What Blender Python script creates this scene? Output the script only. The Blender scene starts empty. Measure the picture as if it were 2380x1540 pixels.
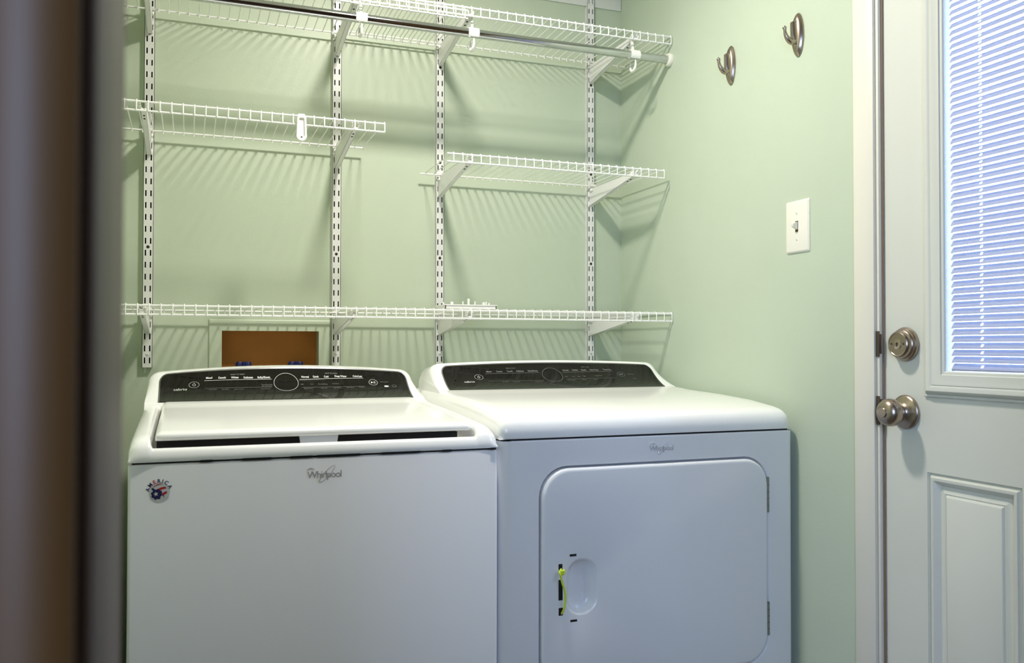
import bpy, bmesh, math, random
from mathutils import Vector, Matrix

random.seed(7)
C = bpy.context.scene.collection
scene = bpy.context.scene
PI = math.pi

# ------------------------------------------------------------------ camera
cam_d = bpy.data.cameras.new('camera')
cam_d.sensor_width = 36.0
cam_d.lens = 36.0 * 2000.88 / 2380.0
cam_d.clip_start = 0.02
cam_d.clip_end = 60
cam_d.dof.use_dof = True
cam_d.dof.focus_distance = 2.15
cam_d.dof.aperture_fstop = 6.5
cam = bpy.data.objects.new('camera', cam_d)
C.objects.link(cam)
YAW, PITCH, ROLL = .3593, .0170, .0012
_f = Vector((math.sin(YAW) * math.cos(PITCH), math.cos(YAW) * math.cos(PITCH), math.sin(PITCH)))
_r = Vector((math.cos(YAW), -math.sin(YAW), 0))
_u = _r.cross(_f)
r2 = _r * math.cos(ROLL) + _u * math.sin(ROLL)
u2 = -_r * math.sin(ROLL) + _u * math.cos(ROLL)
cam.matrix_world = Matrix(((r2.x, u2.x, -_f.x, -.0992), (r2.y, u2.y, -_f.y, -2.4948), (r2.z, u2.z, -_f.z, 1.1025), (0, 0, 0, 1)))
scene.camera = cam

# ------------------------------------------------------------------ world, lights, exposure
world = bpy.data.worlds.new('overcast_sky')
scene.world = world
world.use_nodes = True
wn = world.node_tree.nodes['Background']
wn.inputs[0].default_value = (.47, .63, 1.0, 1)
wn.inputs[1].default_value = 16.0


def light(name, kind, loc, energy, color, **kw):
    d = bpy.data.lights.new(name, kind)
    d.energy = energy
    d.color = color
    for k, v in kw.items():
        setattr(d, k, v)
    o = bpy.data.objects.new(name, d)
    o.location = loc
    C.objects.link(o)
    return o


# the laundry room's ceiling bulb, just outside the top of the frame
light('ceiling_light', 'AREA', (.42, -.880, 2.36), 20.0, (1.0, .945, .88), shape='DISK', size=.15)
# daylight portal at the window of the exterior door
po = light('window_portal', 'AREA', (1.30, -1.534, 1.52), 1.0, (1, 1, 1), shape='RECTANGLE', size=.56, size_y=.98)
po.rotation_euler = (0, math.radians(90), 0)
po.rotation_euler = (PI / 2, 0, PI / 2)
po.data.cycles.is_portal = True
po = light('added_hall_window_portal', 'AREA', (-.90, -3.72, 1.5), 1.0, (1, 1, 1), shape='RECTANGLE', size=.90, size_y=1.24)  # portal of an unseen window, added to throw blue daylight on the dryer
po.rotation_euler = (PI / 2, 0, 0)
po.data.cycles.is_portal = True
# weak fill lamp added, unseen, in the hall behind the camera
light('added_hall_fill', 'POINT', (.9, -3.3, 2.2), 1.5, (1.0, .82, .60), shadow_soft_size=.08)

scene.view_settings.view_transform = 'Standard'
scene.view_settings.look = 'None'
scene.view_settings.gamma = 1.0
scene.view_settings.use_curve_mapping = False
scene.view_settings.exposure = 0.06
scene.cycles.max_bounces = 10
scene.cycles.diffuse_bounces = 6
scene.cycles.transparent_max_bounces = 12
scene.cycles.caustics_reflective = False
scene.cycles.sample_clamp_indirect = 6.0


# ------------------------------------------------------------------ materials
def lin(c):
    return tuple(((x / 255.0 + .055) / 1.055) ** 2.4 if x > 10.3 else x / 255.0 / 12.92 for x in c) + (1.0,)


def mat(name, rgb, rough=.5, metal=0.0, spec=.5, var=0.0, vscale=20, bump=0.0, bscale=200, coat=0.0, aniso=None):
    m = bpy.data.materials.new(name)
    m.use_nodes = True
    nt = m.node_tree
    b = nt.nodes['Principled BSDF']
    b.inputs['Base Color'].default_value = lin(rgb)
    b.inputs['Roughness'].default_value = rough
    b.inputs['Metallic'].default_value = metal
    b.inputs['Specular IOR Level'].default_value = spec
    if coat:
        b.inputs['Coat Weight'].default_value = coat
        b.inputs['Coat Roughness'].default_value = .08
    tc = nt.nodes.new('ShaderNodeTexCoord')
    if var:
        n = nt.nodes.new('ShaderNodeTexNoise')
        n.inputs['Scale'].default_value = vscale
        n.inputs['Detail'].default_value = 4
        mp = nt.nodes.new('ShaderNodeMix')
        mp.data_type = 'RGBA'
        mp.inputs[6].default_value = tuple(x * (1 - var) for x in lin(rgb)[:3]) + (1,)
        mp.inputs[7].default_value = tuple(min(1, x * (1 + var)) for x in lin(rgb)[:3]) + (1,)
        nt.links.new(tc.outputs['Object'], n.inputs['Vector'])
        nt.links.new(n.outputs['Fac'], mp.inputs[0])
        nt.links.new(mp.outputs[2], b.inputs['Base Color'])
    if bump:
        n2 = nt.nodes.new('ShaderNodeTexNoise')
        n2.inputs['Scale'].default_value = bscale
        n2.inputs['Detail'].default_value = 3
        bp = nt.nodes.new('ShaderNodeBump')
        bp.inputs['Strength'].default_value = bump
        bp.inputs['Distance'].default_value = .002
        if aniso:
            mpg = nt.nodes.new('ShaderNodeMapping')
            mpg.inputs['Scale'].default_value = aniso
            nt.links.new(tc.outputs['Object'], mpg.inputs['Vector'])
            nt.links.new(mpg.outputs['Vector'], n2.inputs['Vector'])
        else:
            nt.links.new(tc.outputs['Object'], n2.inputs['Vector'])
        nt.links.new(n2.outputs['Fac'], bp.inputs['Height'])
        nt.links.new(bp.outputs['Normal'], b.inputs['Normal'])
    return m


M = {}
M['wall'] = mat('sage_wall_paint', (192, 203, 181), .42, spec=.35, var=.03, vscale=6, bump=.10, bscale=160)
M['ceiling'] = mat('ceiling_paint', (232, 230, 220), .8, bump=.2, bscale=90)
M['floor'] = mat('dark_vinyl_floor', (96, 84, 70), .5, var=.2, vscale=9)
M['trim'] = mat('cream_trim_paint', (226, 222, 208), .38, var=.02, vscale=14, bump=.04, bscale=90)
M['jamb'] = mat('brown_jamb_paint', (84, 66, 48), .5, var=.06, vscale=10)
M['hall'] = mat('shade_darkened_hall_brown', (84, 56, 20), .55, var=.06, vscale=10)  # brown painted extra dark to stand in for shade beside the camera
M['doorpaint'] = mat('door_paint', (216, 217, 206), .42, var=.015, vscale=10, bump=.03, bscale=120)
M['weather'] = mat('brown_weatherstrip', (136, 112, 88), .6, var=.1, vscale=30)
M['dark'] = mat('dark_gap', (10, 9, 10), .8)
M['shelf'] = mat('white_vinyl_wire', (240, 240, 236), .32)
M['steel_white'] = mat('white_powder_coat', (228, 228, 224), .38, bump=.03, bscale=300)
M['plastic'] = mat('white_plastic', (244, 243, 238), .3)
M['ivory'] = mat('ivory_plastic', (236, 233, 220), .3)
M['chrome'] = mat('chrome', (205, 207, 208), .09, metal=1.0, bump=.02, bscale=400)
M['nickel'] = mat('brushed_nickel', (172, 158, 144), .28, metal=1.0, bump=.08, bscale=300, aniso=(1, 1, .05))
M['nickel_dark'] = mat('dark_nickel', (96, 84, 74), .45, metal=.8)
M['enamel'] = mat('white_appliance_enamel', (232, 233, 234), .22, spec=.5, bump=.012, bscale=500)
M['topwhite'] = mat('white_appliance_top', (248, 248, 245), .18, spec=.5)
M['panel'] = mat('black_glossy_console', (14, 11, 9), .06, spec=.45)
M['bezel'] = mat('silver_bezel', (150, 150, 152), .25, metal=.9)
M['print'] = mat('white_panel_print', (215, 218, 215), .5)
M['print_dim'] = mat('grey_panel_print', (120, 122, 118), .5)
M['emblem'] = mat('chrome_emblem', (196, 195, 196), .2, metal=.1)
M['inner'] = mat('grey_enamel_recess', (205, 208, 214), .35)
M['plywood'] = mat('brown_box_back', (196, 126, 56), .65, var=.18, vscale=12)
M['blue'] = mat('dark_blue_valve', (24, 32, 92), .45)
M['cord'] = mat('yellow_green_cord', (214, 232, 60), .5)
M['red'] = mat('sticker_red', (200, 34, 40), .5)
M['navy'] = mat('sticker_navy', (36, 28, 92), .5)
M['stickerwhite'] = mat('sticker_white', (234, 235, 234), .25)
M['zinc'] = mat('zinc_hinge', (170, 176, 172), .35, metal=.8)

m = bpy.data.materials.new('window_glass')
m.use_nodes = True
nt = m.node_tree
nt.nodes.clear()
o_ = nt.nodes.new('ShaderNodeOutputMaterial')
tr = nt.nodes.new('ShaderNodeBsdfTransparent')
gl = nt.nodes.new('ShaderNodeBsdfGlossy')
gl.inputs['Roughness'].default_value = .02
mx = nt.nodes.new('ShaderNodeMixShader')
fr = nt.nodes.new('ShaderNodeFresnel')
gm = nt.nodes.new('ShaderNodeNewGeometry')
mr = nt.nodes.new('ShaderNodeMapRange')      # same reflectance on both faces of the thin pane
mr.inputs[3].default_value = 1.45
mr.inputs[4].default_value = 1 / 1.45
nt.links.new(gm.outputs['Backfacing'], mr.inputs[0])
nt.links.new(mr.outputs[0], fr.inputs['IOR'])
nt.links.new(fr.outputs[0], mx.inputs[0])
nt.links.new(tr.outputs[0], mx.inputs[1])
nt.links.new(gl.outputs[0], mx.inputs[2])
nt.links.new(mx.outputs[0], o_.inputs[0])
M['glass'] = m

m = bpy.data.materials.new('white_blind_slat')
m.use_nodes = True
nt = m.node_tree
b_ = nt.nodes['Principled BSDF']
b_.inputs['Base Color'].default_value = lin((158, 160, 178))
b_.inputs['Roughness'].default_value = .45
tl = nt.nodes.new('ShaderNodeBsdfTranslucent')
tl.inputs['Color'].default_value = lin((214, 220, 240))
mx = nt.nodes.new('ShaderNodeMixShader')
mx.inputs[0].default_value = .05
nt.links.new(b_.outputs[0], mx.inputs[1])
nt.links.new(tl.outputs[0], mx.inputs[2])
nt.links.new(mx.outputs[0], nt.nodes['Material Output'].inputs[0])
M['slat'] = m


# ------------------------------------------------------------------ builders
def origin(o):
    v = Vector((0, 0, 0))
    while o is not None:
        v += o.location
        o = o.parent
    return v


class MB:
    """Collects shapes in world coordinates; build() links them as one mesh object."""

    def __init__(self):
        self.v, self.f, self.mi, self.cur = [], [], [], 0

    def add(self, vs, fs):
        n = len(self.v)
        self.v += [tuple(p) for p in vs]
        for f in fs:
            self.f.append([i + n for i in f])
            self.mi.append(self.cur)
        return self

    def box(self, a, b):
        x0, x1 = sorted((a[0], b[0]))
        y0, y1 = sorted((a[1], b[1]))
        z0, z1 = sorted((a[2], b[2]))
        vs = [(x0, y0, z0), (x1, y0, z0), (x1, y1, z0), (x0, y1, z0), (x0, y0, z1), (x1, y0, z1), (x1, y1, z1), (x0, y1, z1)]
        return self.add(vs, [(3, 2, 1, 0), (4, 5, 6, 7), (0, 1, 5, 4), (1, 2, 6, 5), (2, 3, 7, 6), (3, 0, 4, 7)])

    def bbox(self, a, b, r=.002, seg=2):
        bm = bmesh.new()
        lo = Vector(map(min, a, b))
        hi = Vector(map(max, a, b))
        bmesh.ops.create_cube(bm, size=1.0)
        for v in bm.verts:
            v.co = Vector([lo[i] + (v.co[i] + .5) * (hi[i] - lo[i]) for i in range(3)])
        r = min(r, min(hi - lo) * .49)
        bmesh.ops.bevel(bm, geom=bm.edges[:], offset=r, segments=seg, affect='EDGES', profile=.5)
        return self.bm(bm)

    def bm(self, bm):
        bm.verts.ensure_lookup_table()
        bm.verts.index_update()
        self.add([v.co.copy() for v in bm.verts], [[v.index for v in f.verts] for f in bm.faces])
        bm.free()
        return self

    def loops(self, loops, close=True, cap0=True, cap1=True):
        """skin a list of equal-length loops"""
        n = len(loops[0])
        vs = [p for L in loops for p in L]
        fs = []
        for i in range(len(loops) - 1):
            for j in range(n if close else n - 1):
                k = (j + 1) % n
                fs.append((i * n + j, i * n + k, (i + 1) * n + k, (i + 1) * n + j))
        if cap0:
            fs.append(tuple(range(n - 1, -1, -1)))
        if cap1:
            fs.append(tuple((len(loops) - 1) * n + j for j in range(n)))
        return self.add(vs, fs)

    def tube(self, path, r, n=8, caps=True):
        path = [Vector(p) for p in path]
        rs = r if isinstance(r, (list, tuple)) else [r] * len(path)
        up = None
        loops = []
        for i, p in enumerate(path):
            a = path[max(0, i - 1)]
            b = path[min(len(path) - 1, i + 1)]
            t = (b - a).normalized()
            if up is None:
                up = Vector((0, 0, 1)) if abs(t.z) < .9 else Vector((1, 0, 0))
            s = t.cross(up).normalized()
            up = s.cross(t).normalized()
            loops.append([p + (s * math.cos(2 * PI * k / n) + up * math.sin(2 * PI * k / n)) * rs[i] for k in range(n)])
        return self.loops(loops, cap0=caps, cap1=caps)

    def lathe(self, prof, base, axis, n=32):
        """prof: (radius, distance along axis)"""
        axis = Vector(axis).normalized()
        up = Vector((0, 0, 1)) if abs(axis.z) < .9 else Vector((1, 0, 0))
        s = axis.cross(up).normalized()
        t = s.cross(axis).normalized()
        base = Vector(base)
        loops = [[base + axis * d + (s * math.cos(2 * PI * k / n) + t * math.sin(2 * PI * k / n)) * max(r, 1e-5) for k in range(n)] for r, d in prof]
        return self.loops(loops)

    def prism(self, poly, d0, d1, plane='yz'):
        def P(a, b, d):
            return {'yz': (d, a, b), 'xz': (a, d, b), 'xy': (a, b, d)}[plane]
        return self.loops([[P(a, b, d0) for a, b in poly], [P(a, b, d1) for a, b in poly]])

    def build(self, name, mats, parent=None, smooth=35, org=None):
        me = bpy.data.meshes.new(name)
        if parent is not None:
            off = origin(parent)
            loc = Vector((0, 0, 0))
        else:
            if org is None:
                xs, ys, zs = zip(*self.v)
                org = ((min(xs) + max(xs)) / 2, (min(ys) + max(ys)) / 2, min(zs))
            off = Vector(org)
            loc = off
        me.from_pydata([tuple(Vector(p) - off) for p in self.v], [], self.f)
        if not isinstance(mats, (list, tuple)):
            mats = [mats]
        for mm in mats:
            me.materials.append(mm)
        if len(mats) > 1:
            me.polygons.foreach_set('material_index', self.mi)
        bm = bmesh.new()
        bm.from_mesh(me)
        bmesh.ops.recalc_face_normals(bm, faces=bm.faces[:])
        bm.to_mesh(me)
        bm.free()
        if smooth:
            me.polygons.foreach_set('use_smooth', [True] * len(me.polygons))
            me.set_sharp_from_angle(angle=math.radians(smooth))
        o = bpy.data.objects.new(name, me)
        C.objects.link(o)
        o.location = loc
        if parent is not None:
            o.parent = parent
        return o


def tag(o, label=None, cat=None, group=None, kind=None):
    for k, v in (('label', label), ('category', cat), ('group', group), ('kind', kind)):
        if v:
            o[k] = v
    return o


def thing(name, loc, label, cat, group=None):
    o = bpy.data.objects.new(name, None)
    o.empty_display_size = .05
    C.objects.link(o)
    o.location = loc
    return tag(o, label, cat, group)


def struct(name, mb, m, parent=None, smooth=35):
    o = mb.build(name, m, parent, smooth)
    if parent is None:
        o['kind'] = 'structure'
    return o


def copy_child(ch, parent, dx=(0, 0, 0)):
    c = ch.copy()
    C.objects.link(c)
    c.parent = parent
    c.location = ch.location + Vector(dx)
    return c


def copy_tree(root, loc, label, group=None):
    r = root.copy()
    C.objects.link(r)
    r.location = loc
    r['label'] = label
    if group:
        r['group'] = group
    for ch in list(root.children):
        c = copy_child(ch, r)
        for g in list(ch.children):
            copy_child(g, c)
    return r


def rrect(cx, cy, w, h, r, n=6):
    """rounded rectangle outline in 2-D, counter-clockwise"""
    out = []
    for sx, sy, a0 in ((1, 1, 0), (-1, 1, PI / 2), (-1, -1, PI), (1, -1, 3 * PI / 2)):
        for k in range(n + 1):
            a = a0 + k * PI / 2 / n
            out.append((cx + sx * (w / 2 - r) + math.cos(a) * r, cy + sy * (h / 2 - r) + math.sin(a) * r))
    return out


_font_cache = {}


def text2d(s, size=1.0, bold=0.0, align='CENTER', shear=0.0, space=1.0):
    key = (s, bold, align, shear, space)
    if key not in _font_cache:
        cu = bpy.data.curves.new('lettering', 'FONT')
        cu.body = s
        cu.align_x = align
        cu.align_y = 'CENTER'
        cu.offset = bold
        cu.shear = shear
        cu.space_character = space
        cu.resolution_u = 2
        ob = bpy.data.objects.new('lettering', cu)
        C.objects.link(ob)
        bpy.context.view_layer.update()
        me = bpy.data.meshes.new_from_object(ob.evaluated_get(bpy.context.evaluated_depsgraph_get()))
        vs = [(v.co.x, v.co.y) for v in me.vertices]
        fs = [list(p.vertices) for p in me.polygons]
        bpy.data.objects.remove(ob)
        bpy.data.curves.remove(cu)
        bpy.data.meshes.remove(me)
        _font_cache[key] = (vs, fs)
    vs, fs = _font_cache[key]
    return [(x * size, y * size) for x, y in vs], fs


# ------------------------------------------------------------------ the room
XR, XL, YF = 1.216, -.275, -2.07     # right wall, left wall, front wall (room side)
H = 2.44
XD = 1.222                           # face of the exterior door
w = MB()
bx0, bx1, bz0, bz1 = -.020, .254, .86, 1.149
w.box((XL - .12, 0, 0), (bx0, .12, H)).box((bx1, 0, 0), (XR + .12, .12, H))
w.box((bx0, 0, 0), (bx1, .12, bz0)).box((bx0, 0, bz1), (bx1, .12, H))
struct('wall_back', w, M['wall'], smooth=0)
w = MB()
DY0, DY1, DZ = -1.1240, -1.9430, 2.045
w.box((XR, 0, 0), (XR + .12, DY0, H)).box((XR, DY0, DZ), (XR + .12, DY1, H)).box((XR, DY1, 0), (XR + .12, YF - .12, H))
struct('wall_right', w, M['wall'], smooth=0)
struct('wall_left', MB().box((XL - .12, 0, 0), (XL, YF, H)), M['wall'], smooth=0)
struct('floor', MB().box((-2.0, .12, -.06), (1.9, -3.8, 0)), M['floor'], smooth=0)
struct('ceiling', MB().box((-2.0, .12, H), (1.9, -3.8, H + .06)), M['ceiling'], smooth=0)
# wall with the doorway the photographer leans through
JX = -.1268
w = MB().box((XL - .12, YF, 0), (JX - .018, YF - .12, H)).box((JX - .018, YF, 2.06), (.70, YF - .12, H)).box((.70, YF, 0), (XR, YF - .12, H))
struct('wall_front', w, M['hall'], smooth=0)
w = MB().box((-2.0, -3.7, 0), (-1.35, -3.8, H)).box((-.45, -3.7, 0), (1.9, -3.8, H)).box((-1.35, -3.7, 0), (-.45, -3.8, .88)).box((-1.35, -3.7, 2.12), (-.45, -3.8, H)).box((-2.0, YF - .12, 0), (-1.9, -3.7, H)).box((1.8, YF - .12, 0), (1.9, -3.7, H))  # window opening in the far hall wall is added for the dryer's daylight
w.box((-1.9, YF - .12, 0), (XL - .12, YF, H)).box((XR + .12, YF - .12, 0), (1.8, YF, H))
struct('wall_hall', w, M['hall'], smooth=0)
# the casing of that doorway: jamb board, hall-side casing and room-side casing
t = MB()
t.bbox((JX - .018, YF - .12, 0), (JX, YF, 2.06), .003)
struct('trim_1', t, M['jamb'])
t = MB()
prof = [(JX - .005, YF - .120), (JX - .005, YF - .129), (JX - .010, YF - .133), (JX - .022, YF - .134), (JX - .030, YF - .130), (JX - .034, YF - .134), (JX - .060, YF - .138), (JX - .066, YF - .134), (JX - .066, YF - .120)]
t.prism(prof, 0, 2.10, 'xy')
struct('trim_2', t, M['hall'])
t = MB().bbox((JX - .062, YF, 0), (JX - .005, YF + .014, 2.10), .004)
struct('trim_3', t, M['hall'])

# exterior door: casing and jamb on the right wall
t = MB()
t.bbox((XR - .013, -1.0605, 0), (XR, -1.1175, DZ + .06), .003)
t.bbox((XR - .013, DY1 - .005, 0), (XR, -2.004, DZ + .06), .003)
t.bbox((XR - .013, -1.0605, DZ + .004), (XR, -2.004, DZ + .062), .003)
struct('trim_4', t, M['trim'])
t = MB()
t.bbox((XR - .006, -1.1178, 0), (XR + .006, -1.1246, DZ), .0012)
t.box((XR + .005, -1.1195, 0), (XR + .12, -1.1243, DZ))
t.box((XR - .004, DY1 + .0005, 0), (XR + .12, DY1 - .012, DZ)).box((XR - .004, DY0, DZ - .003), (XR + .12, DY1, DZ + .006))
struct('trim_5', t, M['trim'])
t = MB().tube([(XR + .0035, -1.1262, 0), (XR + .0035, -1.1262, DZ - .004)], .0024, 8)
struct('trim_6', t, M['weather'])
for zc, h, nm in ((1.1078, .052, 0), (.9735, .058, 1)):
    t = MB()
    t.bbox((XR - .0075, -1.1160, zc - h / 2), (XR + .004, -1.1180, zc + h / 2), .001)
    t.bbox((XR - .0085, -1.1165, zc - h / 2), (XR - .0065, -1.1265, zc + h / 2), .0008)
    t.bbox((XR - .0095, -1.1250, zc - h / 2 + .006), (XR - .002, -1.1272, zc + h / 2 - .006), .0008)
    o = t.build('strike_plate', M['nickel_dark'])
    tag(o, ['tarnished metal strike plate on the jamb beside the deadbolt', 'tarnished metal strike plate on the jamb beside the round door knob'][nm], 'strike plate', 'strike plates on the door jamb')

# ------------------------------------------------------------------ exterior door
door = thing('door_1', (XD + .02, -1.534, .0), 'white exterior door with a blind behind its window', 'door')
del door['category']
door['kind'] = 'structure'
WY0, WY1, WZ0, WZ1 = -1.2290, -1.8380, 1.0065, 1.980     # window frame, outer
PA = (-1.2315, -1.4317, .235, .8635)                     # lower panels
PB = (-1.6360, -1.8360, .235, .8635)
DE0, DE1 = -1.1292, -1.9385
s = MB()


def face(y0, y1, z0, z1, x=XD):
    s.add([(x, y0, z0), (x, y1, z0), (x, y1, z1), (x, y0, z1)], [(0, 1, 2, 3)])


HW0, HW1, HZ0, HZ1 = WY0 - .02, WY1 + .02, WZ0 + .02, WZ1 - .02
s.box((XD, DE0, HZ1), (XD + .042, DE1, 2.035)).box((XD, DE0, HZ0), (XD + .042, HW0, HZ1)).box((XD, HW1, HZ0), (XD + .042, DE1, HZ1))
s.box((XD, DE0, PA[3]), (XD + .042, DE1, HZ0)).box((XD, DE0, .01), (XD + .042, DE1, PA[2]))
s.box((XD, DE0, PA[2]), (XD + .042, PA[0], PA[3])).box((XD, PA[1], PA[2]), (XD + .042, PB[0], PA[3])).box((XD, PB[1], PA[2]), (XD + .042, DE1, PA[3]))
s.build('slab', M['doorpaint'], door, smooth=0)


def ring_loops(y0, y1, z0, z1, prof):
    L = []
    for i, d in prof:
        a, b, c, e = y0 - i, y1 + i, z0 + i, z1 - i
        L.append([(XD + d, a, c), (XD + d, b, c), (XD + d, b, e), (XD + d, a, e)])
    return L


for P in (PA, PB):
    pr = [(0, 0), (.0025, .006), (.005, .0035), (.009, -.0015), (.014, -.001), (.019, .003), (.0235, .0095), (.026, .0095), (.036, .005), (.0385, .0065), (.041, .003), (.043, .002)]
    t = MB().loops(ring_loops(P[0], P[1], P[2], P[3], pr), cap0=False, cap1=True)
    t.build('door_panel', M['doorpaint'], door, smooth=30)
pr = [(0, .004), (0, -.003), (.002, -.005), (.005, -.005), (.006, -.0035), (.008, -.009), (.013, -.0135), (.019, -.0125), (.023, -.0095), (.0245, -.011), (.027, -.0105), (.029, -.0095), (.043, -.0085), (.0445, -.006), (.0465, -.006), (.049, -.005), (.0505, -.003), (.0505, .018)]
t = MB().loops(ring_loops(WY0, WY1, WZ0, WZ1, pr), cap0=False, cap1=False)
t.build('window_frame', M['doorpaint'], door, smooth=30)
GY0, GY1, GZ0, GZ1 = WY0 - .0505, WY1 + .0505, WZ0 + .0505, WZ1 - .0505
MB().box((XD - .002, GY0 + .004, GZ0 - .004), (XD + .001, GY1 - .004, GZ1 + .004)).build('glass_pane', M['glass'], door, smooth=0)
MB().box((XD + .0165, GY0 + .004, GZ0 - .004), (XD + .0180, GY1 - .004, GZ1 + .004)).build('glass_pane', M['glass'], door, smooth=0)
# enclosed mini blind
blind = MB().box((XD + .0025, GY0 - .004, GZ1 - .018), (XD + .0155, GY1 + .012, GZ1 + .002)).build('blind', M['plastic'], door, smooth=0)
SY0, SY1 = GY0 - .0050, GY1 + .0050
hole = [-1.3480 - .0022, -1.3480 + .0022, -1.7190 - .0022, -1.7190 + .0022]
ys = sorted([SY0, SY1] + hole, reverse=True)
cross = []
for k in range(7):
    a = (k / 6 - .5)
    cross.append((a * .0147, .0006 * (1 - 4 * a * a)))
ang = math.radians(55)
zc0 = GZ0 + .009
sl = MB()
zz = zc0
cr = [(XD + .0092 + math.cos(ang) * a - math.sin(ang) * b, zz + math.sin(ang) * a + math.cos(ang) * b) for a, b in cross]
for j in range(5):
    for k in range(6):
        if j in (1, 3) and k in (2, 3):
            continue
        (xa, za), (xb, zb) = cr[k], cr[k + 1]
        sl.add([(xa, ys[j], za), (xa, ys[j + 1], za), (xb, ys[j + 1], zb), (xb, ys[j], zb)], [(0, 1, 2, 3)])
slat0 = sl.build('slat', M['slat'], blind, smooth=60)
PITCHS = .0127
ns = int((GZ1 - .022 - zc0) / PITCHS)
for i in range(1, ns + 1):
    copy_child(slat0, blind, (0, 0, i * PITCHS))
MB().box((XD + .0055, SY0, GZ0 + .0005), (XD + .0130, SY1, GZ0 + .004)).build('bottom_rail', M['slat'], blind, smooth=0)
for yc in (-1.3480, -1.7190):
    MB().tube([(XD + .0085, yc, GZ0 + .002), (XD + .0085, yc, GZ1)], .0007, 5).build('ladder_cord', M['plastic'], blind)

# deadbolt and knob
HY = -1.1815
axis = (-1, 0, 0)
d = MB().lathe([(r_, d_ * .78) for r_, d_ in ((.0335, 0), (.0340, .004), (.0327, .008), (.0315, .0095), (.0305, .0125), (.0288, .0170), (.0275, .0182), (.0270, .0210), (.0252, .0265), (.0233, .0288), (.0217, .0290), (.0208, .0280), (.0, .0280))], (XD, HY, 1.1068), axis, 40)
db = d.build('deadbolt', M['nickel'], door)
MB().lathe([(.0098, .0216), (.0098, .0226), (.0088, .0231), (.0, .0231)], (XD, HY, 1.1068), axis, 24).build('key_cylinder', M['nickel'], db)
k = MB()
k.tube([(XD - .0232, HY, 1.1068 + .0015), (XD - .0236, HY, 1.1068 + .0015)], .0021, 10)
k.box((XD - .0228, HY - .0009, 1.1068 - .0048), (XD - .0235, HY + .0009, 1.1068 + .001))
k.build('keyhole', M['dark'], db)
for sgn in (-1, 1):
    MB().lathe([(.0024, .0217), (.0024, .0224), (.0, .0225)], (XD, HY + sgn * .0152, 1.1068 + .001), axis, 12).build('screw_hole', M['nickel_dark'], db)
d = MB().lathe([(.0335, 0), (.0338, .003), (.0325, .0055), (.0285, .0078), (.0210, .0100), (.0150, .0140), (.0130, .0170), (.0124, .0195), (.0130, .0218), (.0178, .0240), (.0230, .0278), (.0264, .0340), (.0272, .0400), (.0262, .0468), (.0230, .0532), (.0180, .0572), (.0115, .0595), (.0105, .0593), (0, .0593)], (XD, HY, .9742), axis, 44)
kn = d.build('door_knob', M['nickel'], door)
MB().lathe([(.0098, .0587), (.0098, .0607), (.0088, .0615), (0, .0617)], (XD, HY, .9742), axis, 24).build('lock_button', M['nickel'], kn)
MB().lathe([(.0032, .0062), (.0032, .0082), (0, .0083)], (XD, HY - .0215, .9752), axis, 14).build('pin_hole', M['dark'], kn)

# ------------------------------------------------------------------ shelf standards
SX = [-.2020, .2944, .6010, 1.1000]
SPITCH, SZ0 = .03175, 1.0635
WEB = -.0170


def slotz(i):
    return SZ0 + (28 - i) * SPITCH


def make_standard(x, n0, label):
    root = thing('shelf_standard', (x, 0, 1.045), label, 'shelf standard', 'slotted shelf standards on the back wall')
    ztop = 2.222
    s = MB()
    hw, sw, sc, sh = .0128, .0017, .0063, .0078
    xs = [-hw, -sc - sw, -sc + sw, sc - sw, sc + sw, hw]
    zs = [1.045]
    rows = []
    i = 28
    while slotz(i) + sh < ztop:
        zs += [slotz(i) - sh, slotz(i) + sh]
        i -= 1
    zs.append(ztop)
    th = .0012
    for front in (WEB, WEB + th):
        for a in range(5):
            for b in range(len(zs) - 1):
                if a in (1, 3) and b % 2 == 1:
                    continue
                s.add([(x + xs[a], front, zs[b]), (x + xs[a + 1], front, zs[b]), (x + xs[a + 1], front, zs[b + 1]), (x + xs[a], front, zs[b + 1])], [(0, 1, 2, 3) if front == WEB else (3, 2, 1, 0)])
    for b in range(1, len(zs) - 1, 2):
        for a in (1, 3):
            p = [(x + xs[a], zs[b]), (x + xs[a + 1], zs[b]), (x + xs[a + 1], zs[b + 1]), (x + xs[a], zs[b + 1])]
            for q in range(4):
                (xa, za), (xb, zb) = p[q], p[(q + 1) % 4]
                s.add([(xa, WEB, za), (xa, WEB + th, za), (xb, WEB + th, zb), (xb, WEB, zb)], [(0, 1, 2, 3)])
    for sg in (-1, 1):
        s.box((x + sg * hw, WEB, 1.045), (x + sg * (hw - th), -.0004, 2.190))
        s.box((x + sg * hw, WEB, 2.190), (x + sg * (hw - th), -.0068, ztop))
    o = s.build('channel', M['steel_white'], root, smooth=0)
    # dark sheet standing in for the shade inside the channel
    MB().box((x - hw + th, -.0022, 1.05), (x + hw - th, -.0006, 2.185)).build('channel_shade', M['dark'], root, smooth=0)
    for q in (27.5, 18.5, 9.5, .5):
        if x > 1 and q == .5 or q == 9.5 and x < .5:
            pass
        zq = slotz(q)
        sc_ = MB().lathe([(.0042, 0), (.0042, .0008), (.0030, .0014), (0, .0015)], (x, WEB, zq), (0, -1, 0), 14)
        so = sc_.build('screw', M['steel_white'] if q == 27.5 else M['nickel_dark'], root)
        MB().lathe([(.0012 if q == 27.5 else .0026, .0013), (.0012 if q == 27.5 else .0026, .0017), (0, .0017)], (x, WEB, zq), (0, -1, 0), 8).build('screw_recess', M['dark'], so)
    return root


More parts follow.
